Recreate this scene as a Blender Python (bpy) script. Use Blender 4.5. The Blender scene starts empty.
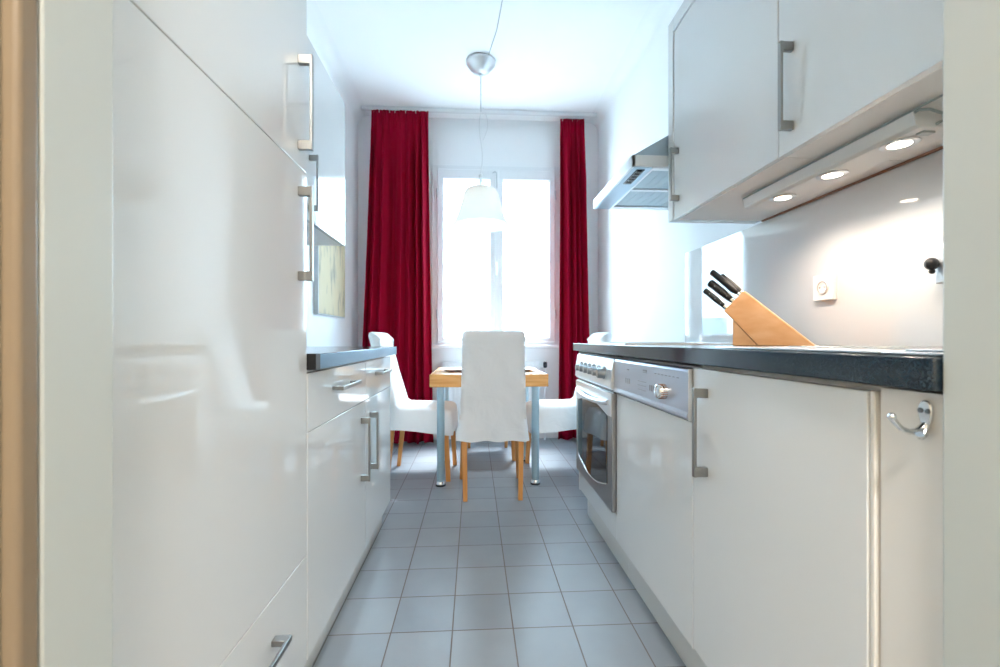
import bpy, bmesh, math, random
from mathutils import Vector, Matrix
PI = math.pi
random.seed(7)
S = bpy.context.scene
COL = S.collection

# ------------------------------------------------------------------ camera
CAMZ = 0.922
cam_d = bpy.data.cameras.new('camera')
cam = bpy.data.objects.new('camera', cam_d); COL.objects.link(cam)
cam.location = (0, 0, CAMZ)
cam.rotation_euler = (PI/2, 0, -math.atan(26/444))
cam_d.sensor_width = 36; cam_d.lens = 36*444/1000
cam_d.shift_y = 5.5/1000
cam_d.clip_start = 0.02
cam_d.dof.use_dof = True; cam_d.dof.focus_distance = 1.5; cam_d.dof.aperture_fstop = 4.5
S.camera = cam

# ------------------------------------------------------------------ light / exposure
S.view_settings.view_transform = 'Standard'
S.view_settings.look = 'None'
S.view_settings.gamma = 1
S.view_settings.use_curve_mapping = False
S.view_settings.exposure = 0.98
S.cycles.max_bounces = 14
S.cycles.diffuse_bounces = 9
S.cycles.glossy_bounces = 6
S.cycles.transparent_max_bounces = 12
S.cycles.sample_clamp_indirect = 60
S.cycles.caustics_reflective = False
S.cycles.caustics_refractive = False

w = bpy.data.worlds.new('sky'); S.world = w; w.use_nodes = True
bg = w.node_tree.nodes['Background']
bg.inputs[0].default_value = (0.56, 0.82, 1.0, 1); bg.inputs[1].default_value = 11.5

def light(name, kind, loc, rot, energy, color, **kw):
    d = bpy.data.lights.new(name, kind); d.energy = energy; d.color = color
    for k, v in kw.items(): setattr(d, k, v)
    o = bpy.data.objects.new(name, d); COL.objects.link(o)
    o.location = loc; o.rotation_euler = rot
    return o
sd = Vector((-0.12, -0.41, -0.91)).normalized()
sun = light('sun', 'SUN', (0, 8, 10), (0, 0, 0), 15.0, (0.9, 0.96, 1.0), angle=math.radians(25))
sun.rotation_euler = sd.to_track_quat('-Z', 'Y').to_euler()
# light enters by the window: a portal guides the sky sampling, it gives off nothing itself
por = light('window_portal', 'AREA', (0.207, 4.24, 1.69), (-PI/2, 0, 0), 1, (1, 1, 1), shape='RECTANGLE', size=1.1, size_y=1.6)
por.data.cycles.is_portal = True
# lamps of the hallway behind the camera
light('hall_light', 'AREA', (0.1, -1.1, 2.86), (0, 0, 0), 40, (1.0, 0.95, 0.89), shape='DISK', size=0.5)

# ------------------------------------------------------------------ materials
M = {}
def mat(name, color, rough=0.5, metal=0.0, **kw):
    m = bpy.data.materials.new(name); m.use_nodes = True
    b = m.node_tree.nodes['Principled BSDF']
    b.inputs['Base Color'].default_value = (*color, 1)
    b.inputs['Roughness'].default_value = rough
    b.inputs['Metallic'].default_value = metal
    for k, v in kw.items():
        b.inputs[k.replace('_', ' ')].default_value = v
    M[name] = m
    return m
def srgb(r, g, b):
    f = lambda c: ((c/255+0.055)/1.055)**2.4 if c > 10 else c/255/12.92
    return (f(r), f(g), f(b))
def nodes(m):
    nt = m.node_tree
    return nt, nt.nodes['Principled BSDF']
def add_noise(m, c1, c2, scale=5, detail=4, stretch=(1, 1, 1), bump=0.0, lo=0.35, hi=0.65, rot=(0, 0, 0)):
    nt, b = nodes(m)
    tc = nt.nodes.new('ShaderNodeTexCoord'); mp = nt.nodes.new('ShaderNodeMapping')
    mp.inputs['Scale'].default_value = stretch; mp.inputs['Rotation'].default_value = rot
    n = nt.nodes.new('ShaderNodeTexNoise'); n.inputs['Scale'].default_value = scale; n.inputs['Detail'].default_value = detail
    r = nt.nodes.new('ShaderNodeValToRGB')
    r.color_ramp.elements[0].color = (*c1, 1); r.color_ramp.elements[1].color = (*c2, 1)
    r.color_ramp.elements[0].position = lo; r.color_ramp.elements[1].position = hi
    L = nt.links.new
    L(tc.outputs['Object'], mp.inputs[0]); L(mp.outputs[0], n.inputs['Vector']); L(n.outputs['Fac'], r.inputs[0]); L(r.outputs[0], b.inputs['Base Color'])
    if bump:
        bp = nt.nodes.new('ShaderNodeBump'); bp.inputs['Strength'].default_value = bump; bp.inputs['Distance'].default_value = 0.01
        L(n.outputs['Fac'], bp.inputs['Height']); L(bp.outputs[0], b.inputs['Normal'])
    return m

mat('wall_paint', (0.89, 0.905, 0.92), 0.7)
mat('ceiling_paint', (0.92, 0.93, 0.94), 0.8)
mat('gloss_white', (0.77, 0.785, 0.79), 0.03, IOR=1.62)
mat('carcass_white', (0.82, 0.80, 0.77), 0.35)
mat('underside', (0.87, 0.84, 0.80), 0.45)
mat('splash_white', (0.72, 0.72, 0.72), 0.03, IOR=1.6)
mat('jamb_cream', srgb(196, 202, 200), 0.35)
mat('casing_cream', srgb(172, 162, 140), 0.4)
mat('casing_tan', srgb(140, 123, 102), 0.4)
mat('hall_paint', srgb(225, 218, 204), 0.8)
mat('frame_white', (0.83, 0.85, 0.87), 0.3)
mat('brushed_nickel', (0.34, 0.34, 0.33), 0.36, 1.0)
mat('chrome', (0.82, 0.83, 0.84), 0.12, 1.0)
mat('steel', (0.62, 0.64, 0.66), 0.28, 1.0)
mat('panel_steel', (0.50, 0.53, 0.60), 0.33, 0.8)
mat('steel_light', (0.78, 0.79, 0.80), 0.35, 0.75)
mat('hood_steel', (0.42, 0.52, 0.60), 0.32, 0.8)
mat('filter_grey', (0.40, 0.47, 0.51), 0.4, 0.7)
mat('oven_steel', (0.36, 0.36, 0.37), 0.3, 0.85)
mat('knob_grey', (0.30, 0.33, 0.36), 0.3, 0.7)
mat('oven_glass', (0.015, 0.018, 0.022), 0.03, Specular_IOR_Level=0.9)
mat('black_plastic', (0.012, 0.012, 0.013), 0.3)
mat('gap_dark', (0.10, 0.09, 0.08), 0.8)
mat('display', (0.02, 0.035, 0.05), 0.1)
mat('ink', (0.12, 0.12, 0.14), 0.6)
mat('ink_light', (0.30, 0.31, 0.34), 0.6)
mat('table_leg', (0.40, 0.54, 0.62), 0.35, 0.6)
mat('ceramic', (0.72, 0.70, 0.72), 0.2)
mat('radiator_white', (0.80, 0.83, 0.86), 0.4)
mat('socket_white', (0.88, 0.85, 0.82), 0.3)
mat('socket_hole', (0.45, 0.38, 0.34), 0.6)
mat('cord_white', (0.75, 0.76, 0.77), 0.5)
mat('cord_grey', (0.55, 0.58, 0.60), 0.5)
mat('ledger_brown', srgb(150, 108, 86), 0.6)
mat('grey_cable', (0.35, 0.40, 0.40), 0.5)
mat('plinth_white', (0.70, 0.70, 0.68), 0.2)
mat('hob_glass', (0.02, 0.022, 0.025), 0.05)
mat('facade', (0.85, 0.85, 0.84), 0.9)
mat('screw_dark', (0.25, 0.25, 0.25), 0.4, 1.0)
mat('facade_glass', (0.25, 0.3, 0.36), 0.1)
mat('ground_grey', (0.5, 0.5, 0.5), 0.9)
mat('teal', srgb(110, 190, 180), 0.5)

# speckled dark laminate worktop
m = mat('worktop', (0.03, 0.04, 0.05), 0.12, Specular_IOR_Level=0.8)
add_noise(m, srgb(24, 36, 46), srgb(44, 58, 68), scale=420, detail=2, lo=0.45, hi=0.75)
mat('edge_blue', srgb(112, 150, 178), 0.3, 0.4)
# beech
def wood(name, c1, c2, stretch, rough=0.4, rot=(0, 0, 0)):
    m = mat(name, c1, rough); add_noise(m, c1, c2, scale=9, detail=5, stretch=stretch, lo=0.3, hi=0.7, rot=rot); return m
wood('beech_table', srgb(236, 176, 112), srgb(214, 148, 84), (0.6, 6, 9), 0.22)
wood('beech_leg', srgb(226, 160, 92), srgb(205, 136, 70), (7, 7, 0.7))
wood('beech_block', srgb(246, 196, 146), srgb(228, 164, 108), (1.2, 9, 3), rot=(0, 0.7, 0))
wood('beech_foot', srgb(240, 190, 142), srgb(222, 168, 118), (1.2, 9, 3), rot=(0, -0.5, 0))
# linen
m = mat('white_cotton', (0.84, 0.86, 0.88), 0.85, Sheen_Weight=0.2)
nt, b = nodes(m)
tc = nt.nodes.new('ShaderNodeTexCoord'); n1 = nt.nodes.new('ShaderNodeTexNoise'); n1.inputs['Scale'].default_value = 6; n1.inputs['Detail'].default_value = 3
n1.inputs['Distortion'].default_value = 1.2
bp = nt.nodes.new('ShaderNodeBump'); bp.inputs['Strength'].default_value = 0.35; bp.inputs['Distance'].default_value = 0.03
nt.links.new(tc.outputs['Object'], n1.inputs['Vector']); nt.links.new(n1.outputs['Fac'], bp.inputs['Height']); nt.links.new(bp.outputs[0], b.inputs['Normal'])
# curtain
m = mat('red_curtain', srgb(158, 0, 42), 0.85, Specular_IOR_Level=0.15)
nt, b = nodes(m)
tr = nt.nodes.new('ShaderNodeBsdfTranslucent'); tr.inputs[0].default_value = (*srgb(225, 0, 90), 1)
mx = nt.nodes.new('ShaderNodeMixShader'); mx.inputs[0].default_value = 0.16
out = nt.nodes['Material Output']
nt.links.new(b.outputs[0], mx.inputs[1]); nt.links.new(tr.outputs[0], mx.inputs[2]); nt.links.new(mx.outputs[0], out.inputs[0])
# lamp shade
m = mat('lamp_shade', (0.9, 0.9, 0.88), 0.6)
nt, b = nodes(m)
tr = nt.nodes.new('ShaderNodeBsdfTranslucent'); tr.inputs[0].default_value = (0.92, 0.91, 0.88, 1)
mx = nt.nodes.new('ShaderNodeMixShader'); mx.inputs[0].default_value = 0.5
nt.links.new(b.outputs[0], mx.inputs[1]); nt.links.new(tr.outputs[0], mx.inputs[2]); nt.links.new(mx.outputs[0], nt.nodes['Material Output'].inputs[0])
# thin window glass: transparent with a Fresnel reflection
m = mat('window_glass', (1, 1, 1), 0.0)
nt, b = nodes(m)
tp = nt.nodes.new('ShaderNodeBsdfTransparent'); gl = nt.nodes.new('ShaderNodeBsdfGlossy'); gl.inputs['Roughness'].default_value = 0.0
fr = nt.nodes.new('ShaderNodeFresnel'); ge = nt.nodes.new('ShaderNodeNewGeometry')
im = nt.nodes.new('ShaderNodeMapRange'); im.inputs['To Min'].default_value = 1.45; im.inputs['To Max'].default_value = 1/1.45   # same reflection on leaving the pane
nt.links.new(ge.outputs['Backfacing'], im.inputs['Value']); nt.links.new(im.outputs[0], fr.inputs[0])
mx = nt.nodes.new('ShaderNodeMixShader')
nt.links.new(fr.outputs[0], mx.inputs[0]); nt.links.new(tp.outputs[0], mx.inputs[1]); nt.links.new(gl.outputs[0], mx.inputs[2])
nt.links.new(mx.outputs[0], nt.nodes['Material Output'].inputs[0])
def emis(name, color, strength):
    m = mat(name, color, 0.5); nt, b = nodes(m)
    b.inputs['Emission Color'].default_value = (*color, 1); b.inputs['Emission Strength'].default_value = strength
    return m
emis('halogen', (1.0, 0.86, 0.70), 12.0)
emis('bulb', (1.0, 0.90, 0.78), 8.0)
emis('hall_glow', (1.0, 0.88, 0.74), 6.0)
# canvas picture
m = mat('canvas', (0.8, 0.7, 0.5), 0.7)
add_noise(m, srgb(140, 138, 130), srgb(204, 190, 158), scale=7, detail=6, stretch=(2, 2.2, 0.7), lo=0.28, hi=0.5)
# floor tiles
m = mat('floor_tile', (0.4, 0.4, 0.44), 0.34, Specular_IOR_Level=0.55)
nt, b = nodes(m); L = nt.links.new
tc = nt.nodes.new('ShaderNodeTexCoord'); mp = nt.nodes.new('ShaderNodeMapping')
T = 0.1925
mp.inputs['Location'].default_value = (0.068 + 10*T, -1.41 + 10*T, 0)
L(tc.outputs['Object'], mp.inputs[0])
br = nt.nodes.new('ShaderNodeTexBrick')
br.offset = 0.0; br.squash = 1.0
br.inputs['Scale'].default_value = 1.0
br.inputs['Brick Width'].default_value = T; br.inputs['Row Height'].default_value = T
br.inputs['Mortar Size'].default_value = 0.0022; br.inputs['Mortar Smooth'].default_value = 0.15
br.inputs['Color1'].default_value = (*srgb(142, 150, 158), 1); br.inputs['Color2'].default_value = (*srgb(151, 158, 165), 1)
br.inputs['Mortar'].default_value = (*srgb(120, 112, 108), 1)
L(mp.outputs[0], br.inputs['Vector'])
nz = nt.nodes.new('ShaderNodeTexNoise'); nz.inputs['Scale'].default_value = 9; nz.inputs['Detail'].default_value = 6
L(tc.outputs['Object'], nz.inputs['Vector'])
mc = nt.nodes.new('ShaderNodeMixRGB'); mc.blend_type = 'MULTIPLY'; mc.inputs[0].default_value = 0.16
L(br.outputs['Color'], mc.inputs[1]); L(nz.outputs['Fac'], mc.inputs[2]); L(mc.outputs[0], b.inputs['Base Color'])
mr = nt.nodes.new('ShaderNodeMapRange'); mr.inputs['To Min'].default_value = 0.36; mr.inputs['To Max'].default_value = 0.7
L(br.outputs['Fac'], mr.inputs['Value']); L(mr.outputs[0], b.inputs['Roughness'])
bp = nt.nodes.new('ShaderNodeBump'); bp.inputs['Strength'].default_value = 0.3; bp.inputs['Distance'].default_value = 0.002; bp.invert = True
L(br.outputs['Fac'], bp.inputs['Height']); L(bp.outputs[0], b.inputs['Normal'])

# ------------------------------------------------------------------ mesh helpers
class MB:
    # faces made by a bevel or by a round form shade smooth; flat faces keep their own normal
    def __init__(s): s.bm = bmesh.new()
    def _merge(s, t, flat=None):
        for f in t.faces: f.smooth = True
        if flat == 'flat':
            for f in t.faces: f.smooth = False
        elif flat is not None:
            bevelled = set(flat)
            for f in t.faces: f.smooth = f in bevelled
        me = bpy.data.meshes.new('t'); t.to_mesh(me); t.free(); s.bm.from_mesh(me); bpy.data.meshes.remove(me)
        return s
    def box(s, x0, x1, y0, y1, z0, z1, bev=0.0, seg=2):
        t = bmesh.new(); bmesh.ops.create_cube(t, size=1)
        for v in t.verts:
            v.co = Vector(((x0+x1)/2+v.co.x*(x1-x0), (y0+y1)/2+v.co.y*(y1-y0), (z0+z1)/2+v.co.z*(z1-z0)))
        fl = 'flat'
        if bev: fl = bmesh.ops.bevel(t, geom=t.edges[:], offset=bev, segments=seg, affect='EDGES', profile=0.5)['faces']
        return s._merge(t, fl)
    def prism(s, poly, axis, a, b, bev=0.0, seg=2):
        # poly in the two other axes, in order (x,y,z minus axis)
        t = bmesh.new()
        def P(p, h):
            if axis == 'x': return (h, p[0], p[1])
            if axis == 'y': return (p[0], h, p[1])
            return (p[0], p[1], h)
        A = [t.verts.new(P(p, a)) for p in poly]; B = [t.verts.new(P(p, b)) for p in poly]
        n = len(poly)
        t.faces.new(A); t.faces.new(B[::-1])
        for i in range(n): t.faces.new((A[i], A[(i+1) % n], B[(i+1) % n], B[i]))
        bmesh.ops.recalc_face_normals(t, faces=t.faces[:])
        fl = 'flat'
        if bev:
            ed = [e for e in t.edges if len(e.link_faces) == 2 and e.calc_face_angle(0) > 0.5]
            fl = bmesh.ops.bevel(t, geom=ed, offset=bev, segments=seg, affect='EDGES', profile=0.5)['faces']
        if len(poly) > 8 and not bev: fl = [f for f in t.faces if len(f.verts) == 4]
        return s._merge(t, fl)
    def lathe(s, prof, c, axis='z', seg=40):
        # prof: (radius, height) pairs along the axis; closes at r=0
        t = bmesh.new(); rings = []
        for r, h in prof:
            if r < 1e-6: rings.append([t.verts.new(s._ax(0, 0, h, c, axis))])
            else: rings.append([t.verts.new(s._ax(r*math.cos(2*PI*k/seg), r*math.sin(2*PI*k/seg), h, c, axis)) for k in range(seg)])
        for A, B in zip(rings, rings[1:]):
            for k in range(seg):
                a0, a1 = A[k % len(A)], A[(k+1) % len(A)]; b0, b1 = B[k % len(B)], B[(k+1) % len(B)]
                vs = []
                for v in (a0, a1, b1, b0):
                    if v not in vs: vs.append(v)
                if len(vs) > 2: t.faces.new(vs)
        bmesh.ops.recalc_face_normals(t, faces=t.faces[:])
        return s._merge(t)
    @staticmethod
    def _ax(u, v, h, c, axis):
        if axis == 'z': return Vector((c[0]+u, c[1]+v, c[2]+h))
        if axis == 'x': return Vector((c[0]+h, c[1]+u, c[2]+v))
        if axis == '-x': return Vector((c[0]-h, c[1]-u, c[2]+v))
        if axis == '-y': return Vector((c[0]+u, c[1]-h, c[2]+v))
    def tube(s, pts, r, seg=10):
        rr = r if isinstance(r, (list, tuple)) else [r]*len(pts)
        pts = [Vector(p) for p in pts]; t = bmesh.new(); rings = []; ref = None
        for i, p in enumerate(pts):
            d = (pts[min(i+1, len(pts)-1)]-pts[max(i-1, 0)]).normalized()
            if ref is None: ref = Vector((1, 0, 0)) if abs(d.x) < 0.8 else Vector((0, 0, 1))
            u = (ref - d*ref.dot(d)).normalized(); v = d.cross(u); ref = u
            rings.append([t.verts.new(p+(u*math.cos(2*PI*k/seg)+v*math.sin(2*PI*k/seg))*rr[i]) for k in range(seg)])
        for A, B in zip(rings, rings[1:]):
            for k in range(seg): t.faces.new((A[k], A[(k+1) % seg], B[(k+1) % seg], B[k]))
        t.faces.new(rings[0][::-1]); t.faces.new(rings[-1])
        bmesh.ops.recalc_face_normals(t, faces=t.faces[:])
        return s._merge(t)
    def ball(s, c, r, sc=(1, 1, 1), n=20):
        t = bmesh.new(); bmesh.ops.create_uvsphere(t, u_segments=n, v_segments=n//2+2, radius=r)
        for v in t.verts: v.co = Vector((c[0]+v.co.x*sc[0], c[1]+v.co.y*sc[1], c[2]+v.co.z*sc[2]))
        return s._merge(t)
    def hexa(s, bot, top):
        t = bmesh.new(); A = [t.verts.new(p) for p in bot]; B = [t.verts.new(p) for p in top]
        t.faces.new(A[::-1]); t.faces.new(B)
        for i in range(4): t.faces.new((A[i], A[(i+1) % 4], B[(i+1) % 4], B[i]))
        bmesh.ops.recalc_face_normals(t, faces=t.faces[:])
        fl = bmesh.ops.bevel(t, geom=t.edges[:], offset=0.002, segments=2, affect='EDGES', profile=0.5)['faces']
        return s._merge(t, fl)
BASE = {}
def obj(name, mb, m, parent=None, smooth=True, base=None):
    me = bpy.data.meshes.new(name)
    off = BASE.get(parent.name, Vector((0, 0, 0))) if parent else (Vector(base) if base else Vector((0, 0, 0)))
    if off.length: bmesh.ops.translate(mb.bm, verts=mb.bm.verts[:], vec=-off)
    if not smooth:
        for f in mb.bm.faces: f.smooth = False
    for e in mb.bm.edges:
        if len(e.link_faces) == 2 and e.calc_face_angle(0) > math.radians(50): e.smooth = False
    mb.bm.to_mesh(me); mb.bm.free()
    me.materials.append(M[m])
    o = bpy.data.objects.new(name, me); COL.objects.link(o)
    if parent: o.parent = parent
    else: o.location = off
    BASE[o.name] = off
    return o
def tag(o, label, cat, group=None, kind=None):
    o['label'] = label; o['category'] = cat
    if group: o['group'] = group
    if kind: o['kind'] = kind
    return o
def thing(name, label, cat, loc=(0, 0, 0), group=None):
    o = bpy.data.objects.new(name, None); COL.objects.link(o)
    o.empty_display_size = 0.1
    o.location = loc; BASE[o.name] = Vector(loc)
    return tag(o, label, cat, group)
def struct(name, mb, m, parent=None, smooth=True):
    o = obj(name, mb, m, parent, smooth)
    if parent is None: o['kind'] = 'structure'
    return o

# ------------------------------------------------------------------ room shell
XL, XR, YD, YW, ZC = -1.05, 1.16, 0.48, 4.10, 2.95
struct('floor', MB().box(-1.7, 1.7, -1.9, 4.25, -0.1, 0), 'floor_tile')
struct('ceiling', MB().box(-1.7, 1.7, -1.9, 4.25, ZC, ZC+0.12), 'ceiling_paint')
def cove_wall(x, sgn):
    # plastered wall with a rounded hollow where it meets the ceiling
    r = 0.10; n = 8
    pts = [(x, 0), (x, ZC-r)] + [(x - sgn*(r-r*math.cos(a*PI/2/n)), ZC-r+r*math.sin(a*PI/2/n)) for a in range(1, n+1)]
    pts += [(x+sgn*0.12, ZC), (x+sgn*0.12, 0)]
    return MB().prism(pts, 'y', 0.40, 4.25)
struct('wall_left', cove_wall(XL, -1), 'wall_paint')
struct('wall_right', cove_wall(XR, 1), 'wall_paint')
# window wall around the opening
WX0, WX1, WZ0, WZ1 = -0.385, 0.80, 0.867, 2.517
bw = MB()
bw.box(XL, WX0, YW, 4.25, 0, ZC); bw.box(WX1, XR, YW, 4.25, 0, ZC)
bw.box(WX0, WX1, YW, 4.25, 0, WZ0); bw.box(WX0, WX1, YW, 4.25, WZ1, ZC)
struct('wall_back', bw, 'wall_paint', smooth=False)
# doorway wall
JL, JR = -0.372, 0.540
dw = MB()
dw.box(XL-0.6, JL-0.02, 0.40, YD, 0, ZC); dw.box(JR+0.02, XR+0.5, 0.40, YD, 0, ZC); dw.box(JL-0.02, JR+0.02, 0.40, YD, 2.10, ZC)
struct('wall_front', dw, 'hall_paint', smooth=False)
struct('trim_1', MB().box(JL-0.02, JL, 0.405, YD+0.003, 0, 2.10, 0.003), 'jamb_cream')
struct('trim_2', MB().box(JR, JR+0.02, 0.36, YD+0.003, 0, 2.10, 0.003), 'jamb_cream')
struct('trim_3', MB().box(JL-0.02, JR+0.02, 0.405, YD+0.003, 2.08, 2.10, 0.002), 'jamb_cream')
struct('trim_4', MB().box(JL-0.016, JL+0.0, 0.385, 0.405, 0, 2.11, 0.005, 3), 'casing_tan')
struct('trim_7', MB().box(JL-0.10, JL-0.0165, 0.375, 0.399, 0, 2.11, 0.008, 3), 'casing_cream')
struct('trim_5', MB().box(JR+0.02, JR+0.10, 0.375, 0.40, 0, 2.11, 0.006, 3), 'jamb_cream')
# hallway behind the camera
struct('wall_hall_left', MB().box(-1.7, -1.6, -1.9, 0.40, 0, ZC), 'hall_paint')
struct('wall_hall_right', MB().box(1.6, 1.7, -1.9, 0.40, 0, ZC), 'hall_paint')
struct('wall_hall_back', MB().box(-1.7, 1.7, -1.9, -1.8, 0, ZC), 'hall_paint')

# ------------------------------------------------------------------ window
FY0, FY1 = 4.085, 4.16
wf = MB()
def ring(mb, x0, x1, z0, z1, w_, y0, y1, bev=0.004):
    mb.box(x0, x0+w_, y0, y1, z0, z1, bev); mb.box(x1-w_, x1, y0, y1, z0, z1, bev)
    mb.box(x0+w_*0.7, x1-w_*0.7, y0, y1, z1-w_, z1, bev); mb.box(x0+w_*0.7, x1-w_*0.7, y0, y1, z0, z0+w_, bev)
    return mb
ring(wf, WX0, WX1, WZ0, WZ1, 0.05, FY0, FY1)
window = struct('window_1', wf, 'frame_white')
for x0, x1 in ((-0.335, 0.205), (0.209, 0.75)):
    y0, y1 = FY0-0.018, FY1-0.03
    sm = MB().box(x0, x0+0.056, y0, y1, 0.897, 2.474, 0.006).box(x1-0.056, x1, y0, y1, 0.897, 2.474, 0.006)
    sm.box(x0+0.04, x1-0.04, y0, y1, 2.385, 2.474, 0.006).box(x0+0.04, x1-0.04, y0, y1, 0.897, 0.934, 0.006)
    sash = struct('sash', sm, 'frame_white', window)
    struct('glazing_bead', ring(MB(), x0+0.05, x1-0.05, 0.928, 2.391, 0.012, FY0+0.0, FY1-0.035, 0.003), 'frame_white', sash)
    struct('pane', MB().box(x0+0.05, x1-0.05, 4.118, 4.122, 0.925, 2.395), 'window_glass', sash)
struct('sash_cover', MB().box(0.185, 0.229, FY0-0.03, FY0-0.016, 0.90, 2.47, 0.005), 'frame_white', window)
struct('window_handle', MB().box(0.196, 0.218, FY0-0.042, FY0-0.028, 1.56, 1.66, 0.004).tube([(0.207, FY0-0.04, 1.61), (0.207, FY0-0.075, 1.61), (0.207, FY0-0.078, 1.60), (0.207, FY0-0.078, 1.50)], 0.008), 'steel_light', window)
struct('espagnolette_hook', MB().tube([(0.17, FY0-0.028, 2.44), (0.19, FY0-0.03, 2.452), (0.207, FY0-0.034, 2.44), (0.209, FY0-0.034, 2.30)], 0.005), 'cord_grey', window)
struct('window_sill', MB().box(WX0-0.02, WX1+0.02, 4.02, 4.10, 0.835, 0.868, 0.006, 3), 'frame_white', window)
for z in (1.15, 2.25):
    struct('hinge', MB().tube([(-0.338, FY0-0.02, z-0.04), (-0.338, FY0-0.02, z+0.04)], 0.007).tube([(0.752, FY0-0.02, z-0.04), (0.752, FY0-0.02, z+0.04)], 0.007), 'cord_grey', window)
g = MB()
for k in range(4): g.ball((-0.262+0.004*math.sin(k*1.9), 4.112, 2.17-0.052*k), 0.011, (0.6, 0.4, 2.0), 12)
g.tube([(-0.262, 4.112, 2.22), (-0.258, 4.112, 1.97)], 0.003)
tag(obj('window_ornament', g, 'teal', base=(-0.262, 4.112, 2.0)), 'small pale teal ornament hanging inside the left window pane', 'ornament')

# ------------------------------------------------------------------ building across the courtyard
fb = thing('neighbouring_building', 'bright pale building across the courtyard seen through the window', 'building', (0, 16, -6))
obj('facade_wall', MB().box(-14, 14, 16, 16.6, -6, 4.6).box(-14, 14, 15.85, 16, 2.9, 3.1).box(-14, 14, 15.85, 16, -0.9, -0.75), 'facade', fb)
for ix in range(-4, 5):
    for z0 in (-4.6, -0.3):
        xx = ix*2.3+0.4
        f_ = obj('facade_window', ring(MB(), xx-0.65, xx+0.65, z0, z0+2.1, 0.09, 15.93, 15.99, 0), 'frame_white', fb)
        obj('pane', MB().box(xx-0.57, xx+0.57, 15.96, 15.98, z0+0.08, z0+2.02), 'facade_glass', f_)
struct('ground', MB().box(-14, 14, 4.3, 16, -6.2, -6.0), 'ground_grey')

# ------------------------------------------------------------------ handles
def v_handle(parent, xf, sgn, y, z0, z1, m='brushed_nickel'):
    """upright bar handle; xf = door face, sgn = direction into the aisle"""
    xo = xf+sgn*0.034
    mb = MB().box(min(xo, xo-sgn*0.007), max(xo, xo-sgn*0.007), y-0.006, y+0.006, z0, z1, 0.0012)
    for za in (z0+0.001, z1-0.023):
        mb.box(min(xf, xo-sgn*0.005), max(xf, xo-sgn*0.005), y-0.006, y+0.006, za, za+0.022, 0.0012)
    o = obj('handle', mb, m, parent); o['label'] = 'brushed metal bar handle'; return o
def h_handle(parent, xf, sgn, z, y0, y1, m='brushed_nickel'):
    xo = xf+sgn*0.034
    mb = MB().box(min(xo, xo-sgn*0.007), max(xo, xo-sgn*0.007), y0, y1, z-0.006, z+0.006, 0.0012)
    for ya in (y0+0.001, y1-0.021):
        mb.box(min(xf, xo-sgn*0.005), max(xf, xo-sgn*0.005), ya, ya+0.020, z-0.006, z+0.006, 0.0012)
    o = obj('handle', mb, m, parent); o['label'] = 'brushed metal bar handle'; return o
G = 0.0011
def front(name, parent, xa, xb, y0, y1, z0, z1, m='gloss_white'):
    return obj(name, MB().box(xa, xb, y0+G, y1-G, z0+G, z1-G, 0.0012), m, parent)

# ------------------------------------------------------------------ left side: tall unit, low units, wall units
FL = -0.4175
t = thing('tall_cabinet', 'tall glossy white cabinet beside the doorway, with two upright handles and a bottom drawer', 'cabinet', (-0.73, 0.838, 0))
obj('body', MB().box(-1.045, FL-0.020, 0.540, 1.136, 0.11, 2.14, 0.001), 'carcass_white', t)
obj('plinth', MB().box(-1.0, -0.457, 0.545, 1.136, 0, 0.11), 'plinth_white', t)
d = front('door', t, FL-0.019, FL, 0.538, 1.138, 1.335, 2.14); v_handle(d, FL, 1, 1.085, 1.372, 1.600)
d = front('door', t, FL-0.019, FL, 0.538, 1.138, 0.383, 1.335); v_handle(d, FL, 1, 1.085, 1.060, 1.286)
d = front('drawer', t, FL-0.019, FL, 0.538, 1.138, 0.113, 0.383); h_handle(d, FL, 1, 0.292, 0.745, 0.962)
struct('trim_6', MB().box(FL-0.05, FL-0.004, YD+0.003, 0.536, 0, 2.14, 0.001), 'gloss_white')

BL1, BL2, BL3 = 1.142, 1.738, 2.250
def low_left(label, y0, y1, dh, hy, dhz, dhy):
    t = thing('base_cabinet', label, 'cabinet', (-0.73, (y0+y1)/2, 0), 'low cabinets along the left wall')
    obj('body', MB().box(-1.045, FL-0.020, y0+0.001, y1-0.001, 0.113, 0.842, 0.001), 'carcass_white', t)
    obj('plinth', MB().box(-1.0, -0.457, y0+0.001, y1-0.003, 0, 0.112), 'plinth_white', t)
    d = front('drawer', t, FL-0.019, FL, y0, y1, 0.686, 0.836); h_handle(d, FL, 1, dhz, *dhy)
    d = front('door', t, FL-0.019, FL, y0, y1, 0.113, 0.686); v_handle(d, FL, 1, hy, *dh)
low_left('low glossy white cabinet with one drawer, between the tall cabinet and the end one', BL1, BL2, (0.395, 0.632), 1.672, 0.776, (1.335, 1.545))
low_left('low white cabinet at the table end of the left counter, one drawer over one door', BL2, BL3, (0.400, 0.630), 1.81, 0.776, (1.90, 2.11))
wt = obj('worktop', MB().box(-1.045, -0.398, 1.172, 2.300, 0.845, 0.884, 0.002), 'worktop', base=(-0.72, 1.72, 0.845))
tag(wt, 'short dark worktop on the left low cabinets, its edge shining pale blue', 'worktop')
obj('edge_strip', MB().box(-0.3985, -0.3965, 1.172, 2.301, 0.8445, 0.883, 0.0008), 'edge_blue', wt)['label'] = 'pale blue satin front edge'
obj('joint_strip', MB().box(-1.045, -0.396, 1.139, 1.1725, 0.844, 0.885, 0.0012, 2), 'black_plastic', wt)['label'] = 'matt black end strip'

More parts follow.
